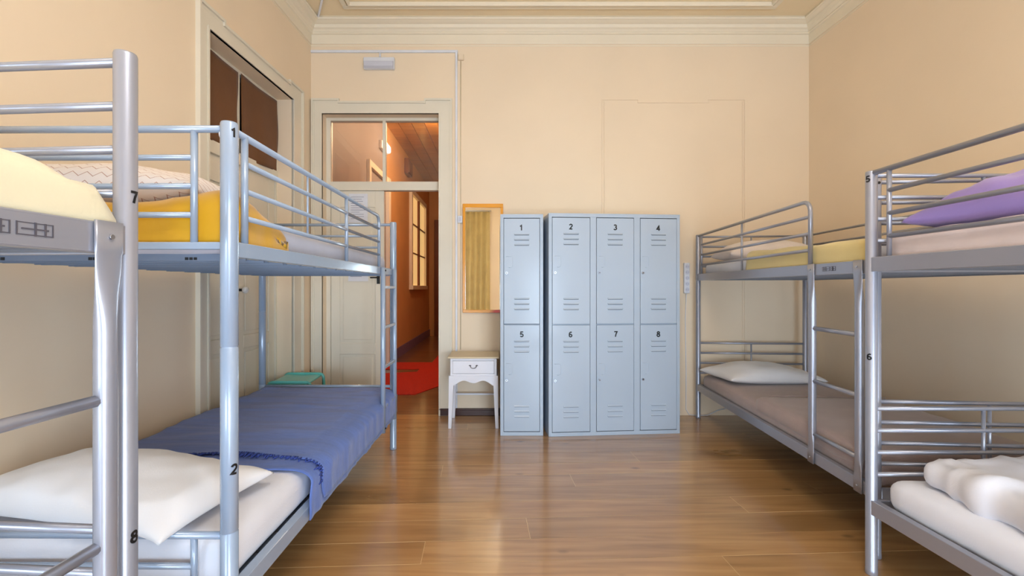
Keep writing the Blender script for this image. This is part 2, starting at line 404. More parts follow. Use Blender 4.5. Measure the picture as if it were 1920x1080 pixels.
# floor: base with each floorboard a piece of its own
def clip(poly, a, b, c):                    # keep a*x+b*y<=c
    out = []
    for i in range(len(poly)):
        p, q = poly[i], poly[(i+1) % len(poly)]; dp = a*p[0]+b*p[1]-c; dq = a*q[0]+b*q[1]-c
        if dp <= 0: out.append(p)
        if (dp < 0 < dq) or (dq < 0 < dp):
            t = dp/(dp-dq); out.append((p[0]+(q[0]-p[0])*t, p[1]+(q[1]-p[1])*t))
    return out
floor = struct('floor', MB().add([(xl(YR)-.15,YR-.1,-.0008),(XR+.1,YR-.1,-.0008),(XR+.1,YB+.02,-.0008),(xl(YB)-.15,YB+.02,-.0008),
    (xl(YR)-.15,YR-.1,-.05),(XR+.1,YR-.1,-.05),(XR+.1,YB+.02,-.05),(xl(YB)-.15,YB+.02,-.05)],
    [(0,1,2,3),(7,6,5,4),(0,4,5,1),(1,5,6,2),(2,6,7,3),(3,7,4,0)]), M['seam'])
ang = math.radians(2.6); ca, sa = math.cos(ang), math.sin(ang)
t = -2.9; k = 0
while t < 4.7:
    wdt = .182*(1+rnd.uniform(-.08, .08)); cuts = [-3.2]
    x = -3.2+rnd.uniform(1.4, 4.5)
    while x < 3.6: cuts.append(x); x += rnd.uniform(2.4, 4.2)
    cuts.append(3.8)
    for a0, a1 in zip(cuts[:-1], cuts[1:]):
        g = rnd.choice((.0006, .0012, .0020, .0026))
        pl = [(a0+.001, t+g), (a1-.001, t+g), (a1-.001, t+wdt-g), (a0+.001, t+wdt-g)]
        pl = [(p[0]*ca-p[1]*sa, p[0]*sa+p[1]*ca) for p in pl]
        pl = clip(pl, 0, 1, YB+.012); pl = clip(pl, 0, -1, -YR+.05); pl = clip(pl, 1, 0, XR+.03)
        pl = clip(pl, -1, LK, 1.76+LK*YB+.14) if pl else pl
        if len(pl) < 3: continue
        n = len(pl); hz = rnd.uniform(-.0006, 0)
        mb = MB().add([(p[0], p[1], hz) for p in pl]+[(p[0], p[1], -.0007) for p in pl],
            [tuple(range(n)), tuple(reversed(range(n, 2*n)))]+[(i, i+n, (i+1) % n+n, (i+1) % n) for i in range(n)])
        link('plank', mb, M['plank'], floor)
    t += wdt

# back wall with its doorway
DX0, DX1, DZ = -1.650, -.553, 2.84
mb = MB()
mb.box(xl(YB)-.25, DX0, YB, YB+.2, 0, ZC+.1); mb.box(DX1, XR+.15, YB, YB+.2, 0, ZC+.1); mb.box(DX0, DX1, YB, YB+.2, DZ, ZC+.1)
wall_back = struct('wall_back', mb, M['wall'])
# ghost architrave of a blocked doorway on the back wall
mb = MB(); gx0, gx1, gz = .981, 2.334, 2.98
for a0, a1, z0, z1 in ((gx0, gx0+.008, 0.0, gz), (gx0+.022, gx0+.028, 0, gz-.02), (gx1-.008, gx1, 0, gz), (gx1-.028, gx1-.022, 0, gz-.02),
        (gx0, gx0+.34, gz-.008, gz), (gx1-.34, gx1, gz-.008, gz), (gx0+.34, gx1-.34, gz-.035, gz-.027), (gx0+.34, gx0+.348, gz-.035, gz), (gx1-.348, gx1-.34, gz-.035, gz)):
    mb.box(a0, a1, YB-.0065, YB+.001, z0, z1)
tr = struct('trim_1', mb, M['wall'])
# left wall with its doorway recess
LS0, LS1 = .357, 1.409; RD = .13
mb = MB()
mb.fbox(FL, 0, .25, -.2, LS0, 0, ZC+.1); mb.fbox(FL, 0, .25, LS1, LV+.2, 0, ZC+.1); mb.fbox(FL, 0, .25, LS0, LS1, 2.827, ZC+.1)
struct('wall_left', mb, M['wall'])
struct('wall_right', MB().box(XR, XR+.2, YR-.2, YB+.2, 0, ZC+.1), M['wall'])
# unseen rear wall, two invented window openings cut low to light under the bunks
W1 = (-1.85, -.30, .08, 3.05); W2 = (.55, 2.35, .08, 3.05)
mb = MB()
mb.box(-2.4, W1[0], YR-.25, YR, 0, ZC+.1); mb.box(W1[1], W2[0], YR-.25, YR, 0, ZC+.1); mb.box(W2[1], XR+.2, YR-.25, YR, 0, ZC+.1)
for W in (W1, W2):
    mb.box(W[0], W[1], YR-.25, YR, 0, W[2]); mb.box(W[0], W[1], YR-.25, YR, W[3], ZC+.1)
struct('wall_rear', mb, M['wall'])
for k, W in enumerate((W1, W2)):
    r = sempty('window_%d' % (k+1), ((W[0]+W[1])/2, YR-.12, W[2]))
    mb = MB()
    for a in (W[0], (W[0]+W[1])/2-.03, W[1]-.06): mb.box(a, a+.06, YR-.15, YR-.1, W[2], W[3])
    for z in (W[2], W[2]+1.5, W[3]-.06): mb.box(W[0], W[1], YR-.15, YR-.1, z, z+.06)
    link('window_frame', mb, M['trim'], r)
    link('window_sill', MB().box(W[0]-.05, W[1]+.05, YR-.1, YR+.08, W[2]-.04, W[2]), M['trim'], r)
struct('ceiling', MB().box(-2.4, XR+.2, YR-.25, YB+.2, ZC, ZC+.12), M['ceiling'])
# cornice ring
def inset(p):
    a = math.sqrt(1+LK*LK)
    x_b = lambda y: xl(y)+p*a
    return [Vector((x_b(YB-p), YB-p, 0)), Vector((XR-p, YB-p, 0)), Vector((XR-p, YR+p, 0)), Vector((x_b(YR+p), YR+p, 0))]
prof = [(-.01,3.498),(.006,3.498),(.009,3.504),(.009,3.583),(.024,3.586),(.030,3.594),(.024,3.603),(.030,3.607),(.040,3.618),(.055,3.626),(.060,3.640),
        (.064,3.652),(.078,3.655),(.098,3.663),(.106,3.667),(.117,3.670),(.122,3.680),(.117,3.690),(.112,3.701),(-.01,3.701)]
rings = [[q+Vector((0,0,z)) for q in inset(p)] for p, z in prof]
mb = MB().loft(rings, False, False)
struct('trim_2', mb, M['cornice'])
# flat band just under the cornice
rings = [[q+Vector((0,0,z)) for q in inset(p)] for p, z in ((-.01,3.478),(.003,3.478),(.003,3.487),(-.01,3.487))]
struct('trim_3', MB().loft(rings, False, False), M['cornice'])
# raised moulding on the ceiling
def ringrect(x0, x1, y0, y1, wd, z0, z1, mb):
    mb.box(x0, x1, y1-wd, y1, z0, z1); mb.box(x0, x1, y0, y0+wd, z0, z1); mb.box(x0, x0+wd, y0+wd, y1-wd, z0, z1); mb.box(x1-wd, x1, y0+wd, y1-wd, z0, z1)
mb = MB(); ringrect(-1.37, 2.47, -1.9, 3.965, .045, ZC-.022, ZC+.001, mb); ringrect(-1.31, 2.41, -1.84, 3.905, .02, ZC-.035, ZC+.001, mb)
struct('trim_4', mb, M['cornice'], bevel=.006)
# baseboard, back wall
mb = MB(); mb.box(DX1+.001, .30, YB-.018, YB, 0, .052); mb.box(DX1+.001, .30, YB-.024, YB, .052, .068)
struct('baseboard_back', mb, M['baseboard'], bevel=.003)
struct('baseboard_right', MB().box(XR-.012, XR, YR, YB, 0, .05), M['wall'])
struct('baseboard_rear', MB().box(-1.9, XR, YR, YR+.012, 0, .05), M['wall'])

# architraves with stepped ears
def architrave(name, box, a0, a1, top, wl, wr, ear):
    """box(s0,s1,d,z0,z1) adds a block standing d proud of the wall"""
    mb = MB()
    box(mb, a0-wl, a0, .016, 0, top); box(mb, a1, a1+wr, .016, 0, top)
    box(mb, a0-wl, a1+wr, .016, top, top+.105)
    box(mb, a0-wl, a0-wl+.016, .030, 0, top+.125); box(mb, a1+wr-.016, a1+wr, .030, 0, top+.125)
    box(mb, a0-wl+.016, a0-wl+.026, .022, 0, top+.115); box(mb, a1+wr-.026, a1+wr-.016, .022, 0, top+.115)
    box(mb, a0-wl, a0-wl+ear, .030, top+.120, top+.138); box(mb, a1+wr-ear, a1+wr, .030, top+.120, top+.138)
    box(mb, a0-wl+ear, a1+wr-ear, .030, top+.095, top+.112)
    box(mb, a0-wl+ear-.012, a0-wl+ear, .030, top+.095, top+.138); box(mb, a1+wr-ear, a1+wr-ear+.012, .030, top+.095, top+.138)
    box(mb, a0-wl, a0-wl+ear, .016, top+.1, top+.122); box(mb, a1+wr-ear, a1+wr, .016, top+.1, top+.122)
    box(mb, a0-.014, a0, .024, 0, top+.014); box(mb, a1, a1+.014, .024, 0, top+.014); box(mb, a0, a1, .024, top, top+.014)
    return struct(name, mb, M['trim'])
architrave('trim_5', lambda mb, s0, s1, d, z0, z1: mb.box(s0, s1, YB-d, YB+.001, z0, z1), DX0, DX1, DZ, .098, .125, .26)
architrave('trim_6', lambda mb, s0, s1, d, z0, z1: mb.fbox(FL, -d, .001, s0, s1, z0, z1), LS0, LS1, 2.827, .165, .095, .24)

def leaf(box, s0, s1, z0, z1, d0, d1, panels, st=.085):
    """door leaf: solid slab with raised stiles/rails; panels = list of (z0,z1)"""
    mb = MB(); dm = d0+(d1-d0)*.35
    box(mb, s0, s1, dm, d1, z0, z1)
    box(mb, s0, s0+st, d0, dm, z0, z1); box(mb, s1-st, s1, d0, dm, z0, z1)
    zs = [z0]+[x for p in panels for x in p]+[z1]
    for i in range(0, len(zs), 2): box(mb, s0+st, s1-st, d0, dm, zs[i], zs[i+1])
    for a, b in panels: box(mb, s0+st+.03, s1-st-.03, d0+(dm-d0)*.45, dm, a+.03, b-.03)
    return mb
# back doorway: frame, transom with two panes, closed left leaf, right half open
door1 = sempty('door_1', ((DX0+DX1)/2, 4.31, 0))
bx = lambda mb, s0, s1, d0, d1, z0, z1: mb.box(s0, s1, d0, d1, z0, z1)
mb = MB(); mb.box(DX0, DX0+.04, 4.29, 4.35, 0, DZ); mb.box(DX1-.012, DX1, 4.29, 4.35, 0, DZ); mb.box(DX0, DX1, 4.29, 4.35, 2.812, DZ)
mb.box(DX0+.04, DX1-.012, 4.28, 4.35, 2.14, 2.222); mb.box(-1.108, -1.080, 4.295, 4.34, 2.222, 2.812)
link('door_frame', mb, M['trim'], door1)
for a, b in ((DX0+.04, -1.108), (-1.080, DX1-.012)): link('pane', MB().box(a, b, 4.315, 4.319, 2.222, 2.812), M['glass'], door1)
lf = link('door_leaf', leaf(bx, DX0+.042, -1.098, .01, 2.138, 4.30, 4.34, [(.16, .56), (.67, 1.98)]), M['trim'], door1, bevel=.004)
link('door_handle', MB().tube([(-1.150,4.30,1.30),(-1.150,4.268,1.30)], .008).box(-1.165,-1.135,4.293,4.30,1.24,1.345).tube([(-1.15,4.265,1.30),(-1.22,4.262,1.30)], .007), M['black'], lf)
# papers pinned on that leaf
def notice(x0, x1, z0, z1, label, lines):
    y = 4.2985; t_ = thing('notice', ((x0+x1)/2, y, z0), label, 'paper notice')
    link('paper_sheet', MB().box(x0, x1, y-.0012, y, z0, z1), M['paper'], t_)
    mb = MB(); z = z1-.03; rr = random.Random(3)
    for _ in range(lines):
        mb.box(x0+.02, x1-.02-rr.uniform(0, .07), y-.0018, y-.0012, z-.004, z); z -= (z1-z0-.05)/lines
    p = link('printed_line', mb, M['ink'], t_); p['kind'] = 'stuff'
notice(-1.436, -1.254, 1.83, 2.11, 'upper white printed sheet pinned on the cream door leaf', 11)
notice(-1.441, -1.248, 1.265, 1.45, 'lower white sheet on the cream door leaf, just below the bunk deck', 5)
# the room's left door (closed pair of leaves, curtained transom)
door2 = sempty('door_2', FL(RD+.03, (LS0+LS1)/2, 0))
fb = lambda mb, s0, s1, d0, d1, z0, z1: mb.fbox(FL, d0, d1, s0, s1, z0, z1)
mb = MB(); mid = .895
mb.fbox(FL, RD, RD+.06, LS0, LS0+.02, 0, 2.827); mb.fbox(FL, RD, RD+.06, LS1-.03, LS1, 0, 2.827)
mb.fbox(FL, RD, RD+.06, LS0, LS1, 2.80, 2.827); mb.fbox(FL, RD-.01, RD+.06, LS0, LS1, 2.12, 2.205); mb.fbox(FL, RD, RD+.05, mid-.02, mid+.02, 2.205, 2.80)
link('door_frame', mb, M['trim'], door2)
for a, b in ((LS0+.02, mid-.02), (mid+.02, LS1-.03)): link('pane', MB().fbox(FL, RD+.03, RD+.034, a, b, 2.205, 2.8), M['glass'], door2)
l1 = link('door_leaf', leaf(fb, LS0+.022, mid-.003, .01, 2.12, RD+.012, RD+.05, [(.14, .74), (.84, 1.94)]), M['trim'], door2, bevel=.004)
l2 = link('door_leaf', leaf(fb, mid+.003, LS1-.032, .01, 2.12, RD+.012, RD+.05, [(.14, .74), (.84, 1.94)]), M['trim'], door2, bevel=.004)
link('door_knob', MB().tube([FL(RD+.012,.86,1.185), FL(RD-.02,.86,1.185)], .010), M['black'], l1)
kb = MB(); c = FL(RD-.035, .86, 1.185)
kb.loft([[c+FL.U*dx+Vector((0, r*math.cos(a), r*math.sin(a))) for a in [2*PI*i/16 for i in range(16)]] for dx, r in ((.02,.012),(.012,.024),(-.004,.028),(-.016,.022),(-.022,.008))])
link('knob_cap', kb, M['porcelain'], l1)
# the wall behind the closed transom (dark side room): a shallow box keeps light out
link('back_panel', MB().fbox(FL, .2, .21, LS0-.05, LS1+.05, 0, 2.85), M['halldoor'], door2)
def curtain_small(s0, s1, label, seed):
    def fn(a, b):
        s = s0+(s1-s0)*a; z = 2.80-b*.605
        e = .010*math.sin(a*9+seed)*(b)+.006*noise.noise(Vector((a*4, b*3, seed)))
        ss = s+(.010*math.sin(b*7+seed) if a < .02 else 0)
        return FL(RD-.008+e*.6-.004, ss, z+.006*math.sin(a*6+seed))
    o = sheet_grid(fn, 26, 18, .002, 'cloth_panel', M['browncloth']); tag(o, label, 'curtain', 'brown cloths over the door transom')
curtain_small(LS0+.012, mid-.022, 'brown cloth covering the right pane above the side door, by the corner', 1.3)
curtain_small(mid+.024, LS1-.012, 'brown cloth covering the left pane above the side door, behind post 1', 4.1)

# ------------------------------------------------------------------ hallway behind the doorway
HX0, HX1, HY = -1.72, .05, 11.2
mb = MB().box(HX0-.15, HX1+.15, YB+.02, HY+.1, -.05, -.004); hf = struct('floor_hallway', mb, M['seam'])
y = YB+.02; i = 0
while y < HY:
    link('plank', MB().box(HX0, HX1, y+.001, min(y+.16, HY)-.001, -.0045, -.0005), M['hallplank'], hf); y += .16
struct('wall_hallway_left', MB().box(HX0-.12, HX0, YB+.2, 6.9, 0, 3.75), M['hall_daylit'])  # one wall in two lengths, daylit then lamplit by colour alone
struct('wall_hallway_side', MB().box(HX0-.12, HX0, 6.9, HY, 0, 3.75), M['hall_lamplit'])
struct('wall_hallway_right', MB().box(HX1, HX1+.12, YB+.2, HY, 0, 3.75), M['hall_lamplit'])
struct('wall_hallway_end', MB().box(HX0-.12, HX1+.12, HY, HY+.12, 0, 3.75), M['hall_lamplit'])
hc = struct('ceiling_hallway', MB().box(HX0-.12, HX1+.12, YB+.2, HY+.1, 3.74, 3.85), M['halldoor'])
x = HX0
while x < HX1-.01:
    link('ceiling_board', MB().box(x+.004, min(x+.2, HX1)-.004, YB+.2, HY, 3.722, 3.741), M['hallceil'], hc); x += .2
struct('baseboard_hallway', MB().box(HX0, HX0+.02, 7.4, HY, 0, .17), M['lilac'])
# hallway door casing and end door
mb = MB().box(HX0, HX0+.05, 6.86, 6.98, 0, 2.9).box(HX0, HX0+.04, 5.86, 5.94, 0, 2.9).box(HX0, HX0+.04, 5.86, 6.98, 2.82, 2.9)
struct('trim_7', mb, M['trim'])
d3 = sempty('door_3', (-1.05, HY, 0))
link('door_leaf', leaf(bx, -1.45, -.62, .02, 2.75, HY-.06, HY-.01, [(.25, 1.0), (1.15, 2.5)]), M['halldoor'], d3, bevel=.004)
link('door_frame', MB().box(-1.58, -1.46, HY-.08, HY, 0, 2.9).box(-.61, -.5, HY-.08, HY, 0, 2.9).box(-1.58, -.5, HY-.08, HY, 2.77, 2.9), M['halldoor'], d3, bevel=.004)
# lit window on the hallway side wall
w3 = sempty('window_3', (HX0+.02, 9.5, 1.25))
mb = MB(); y0, y1, z0, z1 = 8.75, 10.35, 1.25, 3.05
mb.box(HX0, HX0+.06, y0-.09, y0, z0-.08, z1+.1); mb.box(HX0, HX0+.06, y1, y1+.09, z0-.08, z1+.1); mb.box(HX0, HX0+.06, y0, y1, z1, z1+.1); mb.box(HX0, HX0+.08, y0-.1, y1+.1, z0-.08, z0)
link('window_frame', mb, M['trim'], w3, bevel=.004)
mb = MB().box(HX0, HX0+.045, (y0+y1)/2-.05, (y0+y1)/2+.05, z0, z1)
for zz in (1.9, 2.48): mb.box(HX0, HX0+.035, y0, y1, zz-.012, zz+.012)
link('glazing_bar', mb, M['halldoor'], w3)
for a in (0, 1):
    for b in range(3):
        ya = y0+.0+a*((y1-y0)/2+.05); yb = ya+(y1-y0)/2-.05; za = (z0, 1.912, 2.492)[b]; zb = (1.888, 2.468, z1)[b]
        link('pane', MB().box(HX0-.001, HX0+.008, ya, yb, za, zb), M['litpane'], w3)
# red carpet runner on the hallway floor
mb = MB()
def poly_slab(pts, z0, z1):
    n = len(pts); m_ = MB()
    m_.add([(p[0],p[1],z1) for p in pts]+[(p[0],p[1],z0) for p in pts], [tuple(range(n)), tuple(reversed(range(n,2*n)))]+[(i,i+n,(i+1)%n+n,(i+1)%n) for i in range(n)]); return m_
cp = poly_slab([(-1.70,5.0),(-.93,5.0),(-.42,6.0),(-.42,10.9),(-1.05,10.9),(-1.05,7.15),(-1.70,7.15),(-1.70,6.55),(-1.15,6.55),(-1.15,6.35),(-1.70,6.2)], 0.0, .008)
o = link('carpet_runner', cp, M['red']); tag(o, 'red carpet runner on the hallway floor beyond the open doorway', 'carpet')
# glowing box in place of a lamp's reflection in the pane, and small brown box
t_ = thing('reflection_box', (HX0+.03, 6.6, 3.24), 'small glowing box standing in for a lamp reflection in the right transom pane', 'lamp')
link('glow_body', MB().box(HX0, HX0+.05, 6.45, 6.80, 3.23, 3.35), M['plastic'], t_, bevel=.01)
link('diffuser', MB().box(HX0+.05, HX0+.10, 6.48, 6.77, 3.24, 3.34), M['reflectglow'], t_, bevel=.02)
t_ = thing('junction_box', (HX0+.04, 8.3, 3.30), 'small dark brown square box on the hallway wall near the ceiling', 'box')
link('box_body', MB().box(HX0, HX0+.08, 8.2, 8.55, 3.32, 3.60), M['halldoor'], t_, bevel=.01)
link('box_lid', MB().box(HX0+.08, HX0+.095, 8.22, 8.53, 3.34, 3.58), M['halldoor'], t_, bevel=.006)

# ------------------------------------------------------------------ bunk beds
def post(mb, p, r, h, joints=()):
    prof = [(r*.96, 0), (r*1.04, .002), (r*1.04, .022), (r, .024)]
    for j in sorted(joints): prof += [(r, j-.003), (r*.93, j-.0015), (r*.93, j+.0015), (r*1.0, j+.003)]
    prof += [(r, h-.006), (r*.93, h-.001), (r*.80, h)]
    return mb.lathe(p, prof, 24)
def slats(F, W, v0, v1, z, parent, m, w=.075, gap=.028, slots=False):
    v = v0
    while v+w <= v1+.001:
        mb = MB()
        mb.fbox(F, .018, W-.018, v, v+w, z, z+.008); mb.fbox(F, .018, W-.018, v, v+.006, z-.014, z); mb.fbox(F, .018, W-.018, v+w-.006, v+w, z-.014, z)
        s = link('deck_slat', mb, m, parent)
        if slots:
            sm = MB()
            for uu in (.2, .52, .84):
                for q in range(3): sm.fbox(F, uu*W-.02+q*.014, uu*W-.02+q*.014+.011, v+w, v+w+.0006, z-.0115, z-.003)
            q_ = link('vent_slot', sm, M['black'], s); q_['kind'] = 'stuff'
        v += w+gap
def bar(F, pts, r, n=10): return MB().tube([F(*p) for p in pts], r, n)

def ladder_pole(F, v, uo, ztop, zbot, rr):
    """tube whose two ends are pressed flat against the side rails"""
    mb = MB(); rings = []; n = 20
    def sec(z, a, b, uc): rings.append([F(uc+b*math.cos(2*PI*j/n), v+a*math.sin(2*PI*j/n), z) for j in range(n)])
    def flat(z, a, b, uc):
        r = []
        for j in range(n):
            c_, s_ = math.cos(2*PI*j/n), math.sin(2*PI*j/n); e = .5
            r.append(F(uc+b*math.copysign(abs(c_)**e, c_), v+a*math.copysign(abs(s_)**e, s_), z))
        rings.append(r)
    flat(zbot, .026, .0045, uo); flat(zbot+.065, .026, .0045, uo)
    for q in range(1, 7):
        k = q/6; k = k*k*(3-2*k); sec(zbot+.065+.11*q/6, .026+(rr-.026)*k, .0045+(rr-.0045)*k, uo+(.008)*k)
    for q in range(0, 7):
        k = 1-q/6; k = k*k*(3-2*k); sec(ztop-.065-.15+.15*q/6, .029+(rr-.029)*k, .0045+(rr-.0045)*k, uo+(.008)*k)
    flat(ztop-.06, .029, .0045, uo); flat(ztop, .029, .0045, uo)
    return mb.loft(rings)

def bunkB(F, label, digits, guard_from, ladder_at, decal=False, L=2.13, W=.94):
    """silver tube bunk. F: u away from the aisle, v from the far end towards the camera"""
    root = thing('bunk_bed', F(0, 0, 0), label, 'bunk bed', 'silver tubular bunk beds')
    m = M['bunkB']; r = .0208; H = 1.69
    pp = {}
    for u in (0, W):
        for v in (0, L):
            p = link('post', post(MB(), F(u, v, 0), r, H), m, root); pp[(u > 0, v > 0)] = p
            q = F(u, v, 1.665)
            link('bolt_cap', MB().tube([q+F.V*(r-.002)*(1 if v == 0 else -1)*-1, q+F.V*(r+.002)*(1 if v == 0 else -1)*-1], .006), M['black'], p)
    for (txt, z, angd, size) in digits:
        link('number', text_on_post(txt, size, F(0, 0, z), math.radians(angd), r), M['black'], pp[(False, False)])
    # side rails: folded plates, upper and lower, with a turned-in lip
    for u in (0, W):
        s = 1 if u == 0 else -1
        for z0 in (1.268, .256):
            mb = MB(); a, b = sorted((u-.014*s, u-.008*s))
            c, d = sorted((u-.014*s, u+.016*s))
            mb.fbox(F, a, b, -.004, L+.004, z0, z0+.060); mb.fbox(F, c, d, -.0, L, z0+.054, z0+.060); mb.fbox(F, c, d, 0, L, z0, z0+.005)
            sr = link('side_rail', mb, m, root, bevel=.0025)
            if u == 0 and decal and z0 > 1:
                dm = MB(); o_ = decal; uo = u-.0146
                def seg(v0, z0_, v1, z1_, t_=.0008): dm.fbox(F, uo-.0002, uo, min(v0,v1)-t_, max(v0,v1)+t_, min(z0_,z1_)-t_, max(z0_,z1_)+t_)
                for v0_, v1_ in ((o_, o_+.055), (o_+.065, o_+.10)):
                    seg(v0_, 1.308, v1_, 1.308); seg(v0_, 1.288, v1_, 1.288); seg(v0_, 1.288, v0_, 1.308); seg(v1_, 1.288, v1_, 1.308)
                    seg(v0_+.008, 1.298, v1_-.008, 1.298); seg(v0_+.012, 1.288, v0_+.012, 1.308); seg((v0_+v1_)/2, 1.288, (v0_+v1_)/2, 1.308)
                link('printed_diagram', dm, M['inkdark'], sr)
    # ends
    for v in (0, L):
        for z in (1.671, 1.58, 1.489, 1.398, .694, .602, .510, .418):
            link('end_rail', bar(F, [(r*.6, v, z), (W-r*.6, v, z)], .0095), m, root)
        for u in (W/2-.0, W/2+.0):
            pass
        link('end_bar', bar(F, [(W/2, v, 1.33), (W/2, v, 1.671)], .007), m, root)
        link('end_bar', bar(F, [(W/2, v, .32), (W/2, v, .694)], .007), m, root)
        for z0 in (1.27, .26): link('end_beam', MB().fbox(F, .02, W-.02, v-.008, v+.008, z0, z0+.05), m, root, bevel=.003)
    slats(F, W, .05, L-.04, 1.286, root, M['deckB'], .09, .05); slats(F, W, .05, L-.04, .276, root, M['deckB'], .09, .05)
    # aisle guard
    g0, g1 = guard_from
    vend = g1
    zt = 1.680
    path = [(0, .0, zt)]
    sg = 1 if g1 > g0 else -1
    gp = [F(0, g0+.01*sg, zt)]+fillet(F(0, g0+.01*sg, zt), F(0, g1, zt), F(0, g1, 1.33), .07)+[F(0, g1, 1.325)]
    link('guard_rail', MB().tube(gp, .0115, 12), m, root)
    for z in (1.592, 1.500, 1.408): link('guard_rail', bar(F, [(0, g0+.085*sg, z), (0, g1, z)], .0095), m, root)
    for v, rr in ((g0+.085*sg, .0085), (g0+.86*sg, .0075)): link('guard_bar', bar(F, [(0, v, 1.325), (0, v, zt)], rr), m, root)
    # wall side guard
    for z in (1.671, 1.58): link('wall_guard', bar(F, [(W, 0.01, z), (W, L-.01, z)], .0095), m, root)
    # ladder
    la, lb = ladder_at
    lad = link('ladder', ladder_pole(F, la, -.0195, 1.33, .254, .0188), m, root)
    link('ladder_pole', ladder_pole(F, lb, -.0195, 1.33, .254, .0188), m, lad)
    for z in (.41, .698, .982): link('rung', bar(F, [(-.0085, min(la, lb)+.008, z), (-.0085, max(la, lb)-.008, z)], .0115), m, lad)
    for q in (la, lb):
        for z in (1.30, .285): link('bolt', MB().tube([F(-.024, q, z), F(-.0275, q, z)], .005, 8), M['steel'], lad)
    return root

def bunkA(F, label, L=2.0, W=.98):
    root = thing('bunk_bed', F(0, 0, 0), label, 'bunk bed')
    m = M['bunkA']; r = .0242; H = 1.69; pn = None
    for u in (0, W):
        for v in (0, L):
            p = link('post', post(MB(), F(u, v, 0), r, H, (.48, 1.026)), m, root)
            if u == 0 and v == L: pn = p
            q = F(u, v, 1.655)
    link('bolt_cap', MB().tube([F(r-.001, L-.004, 1.655), F(r+.003, L-.004, 1.655)], .012), M['plastic'], pn)
    c = F(0, L, 0)
    link('number', text_on_post('1', .036, (c.x, c.y, 1.655), math.radians(31+26), r), M['black'], pn)
    link('number', text_on_post('2', .042, (c.x, c.y, .667), math.radians(31+30), r, -.1), M['black'], pn)
    for u in (0, W):
        s = 1 if u == 0 else -1
        for z0, z1 in ((1.292, 1.338), (.246, .302)):
            mb = MB(); a, b = sorted((u-.016*s, u-.008*s)); c_, d = sorted((u-.016*s, u+.018*s))
            mb.fbox(F, a, b, .0, L, z0, z1); mb.fbox(F, c_, d, 0, L, z1-.006, z1); mb.fbox(F, c_, d, 0, L, z0, z0+.005)
            link('side_rail', mb, m, root, bevel=.0025)
    for v in (0, L):
        link('end_rail', bar(F, [(r*.6, v, 1.671), (W-r*.6, v, 1.671)], .0110), m, root)
        for z in (1.587, 1.502, 1.417): link('end_rail', bar(F, [(.105, v, z), (W-.105, v, z)], .0090), m, root)
        for u in (.105, W-.105): link('end_bar', bar(F, [(u, v, 1.33), (u, v, 1.671)], .0100), m, root)
        link('end_rail', bar(F, [(r*.6, v, .467), (W-r*.6, v, .467)], .0110), m, root)
        link('end_rail', bar(F, [(.105, v, .375), (W-.105, v, .375)], .0090), m, root)
        for u in (.105, W-.105): link('end_bar', bar(F, [(u, v, .29), (u, v, .467)], .0095), m, root)
        for z0 in (1.314, .262): link('end_beam', MB().fbox(F, .02, W-.02, v-.010, v+.010, z0, z0+.022), m, root, bevel=.003)
    slats(F, W, .04, L-.03, 1.302, root, M['deckA'], .115, .018, slots=True)
    slats(F, W, .04, L-.03, .268, root, M['deckA'], .115, .018)
    g = 3.32-2.934; ztop = 1.673
    gp = [F(0, L-.01, ztop)]+fillet(F(0, L, ztop), F(0, g, ztop), F(0, g, 1.33), .06)+[F(0, g, 1.33)]
    link('guard_rail', MB().tube(gp, .0105, 12), m, root)
    for z in (1.590, 1.504, 1.419): link('guard_rail', bar(F, [(0, L-.078, z), (0, g, z)], .0088), m, root)
    link('guard_bar', bar(F, [(0, L-.078, 1.335), (0, L-.078, ztop)], .0110), m, root)
    link('guard_bar', bar(F, [(0, 3.32-1.853, 1.419), (0, 3.32-1.853, ztop)], .0045), m, root)
    link('guard_bar', bar(F, [(0, 3.32-2.318, 1.335), (0, 3.32-2.318, ztop)], .0095), m, root)
    lad = link('ladder', bar(F, [(-.030, .40, .25), (-.030, .40, 1.335)], .0160, 14), m, root)
    link('ladder_pole', bar(F, [(-.030, .085, .25), (-.030, .085, 1.335)], .0160, 14), m, lad)
    for z in (.41, .675, .94, 1.205): link('rung', MB().fbox(F, -.040, -.022, .088, .397, z-.010, z+.010), m, lad, bevel=.003)
    for z in (1.315, .28): link('bolt', MB().tube([F(-.045, .4, z), F(-.051, .4, z)], .006, 8), M['black'], lad)
    return root

FA = Frame((-.778, 3.32), (-1, .0085), (-.0085, -1))
bunkA(FA, 'pale blue-grey enamel bunk bed on the left, posts marked 1 and 2')
FC = Frame((1.851, 4.11), (1, -.078), (-.078, -1))
bunkB(FC, 'silver tubular bunk bed in the far right corner beside the lockers', [], (0, 1.665), (1.70, 2.05), decal=1.79)
FD = Frame((1.569, 1.869), (1, 0), (0, -1))
bunkB(FD, 'silver tubular bunk bed nearest on the right, its post marked 5 and 6', [('5', 1.655, -74, .036), ('6', .912, -60, .036)], (0, 1.665), (1.70, 2.05))
FN = Frame((-.777, .93), (-1, .0695), (-.0695, -1))
bunkB(FN, 'silver tubular bunk bed nearest on the left, its post marked 7 and 8', [('7', 1.388, 38+44, .034), ('8', .682, 38+46, .034)], (2.13, .47), (.41, .056), decal=.155)

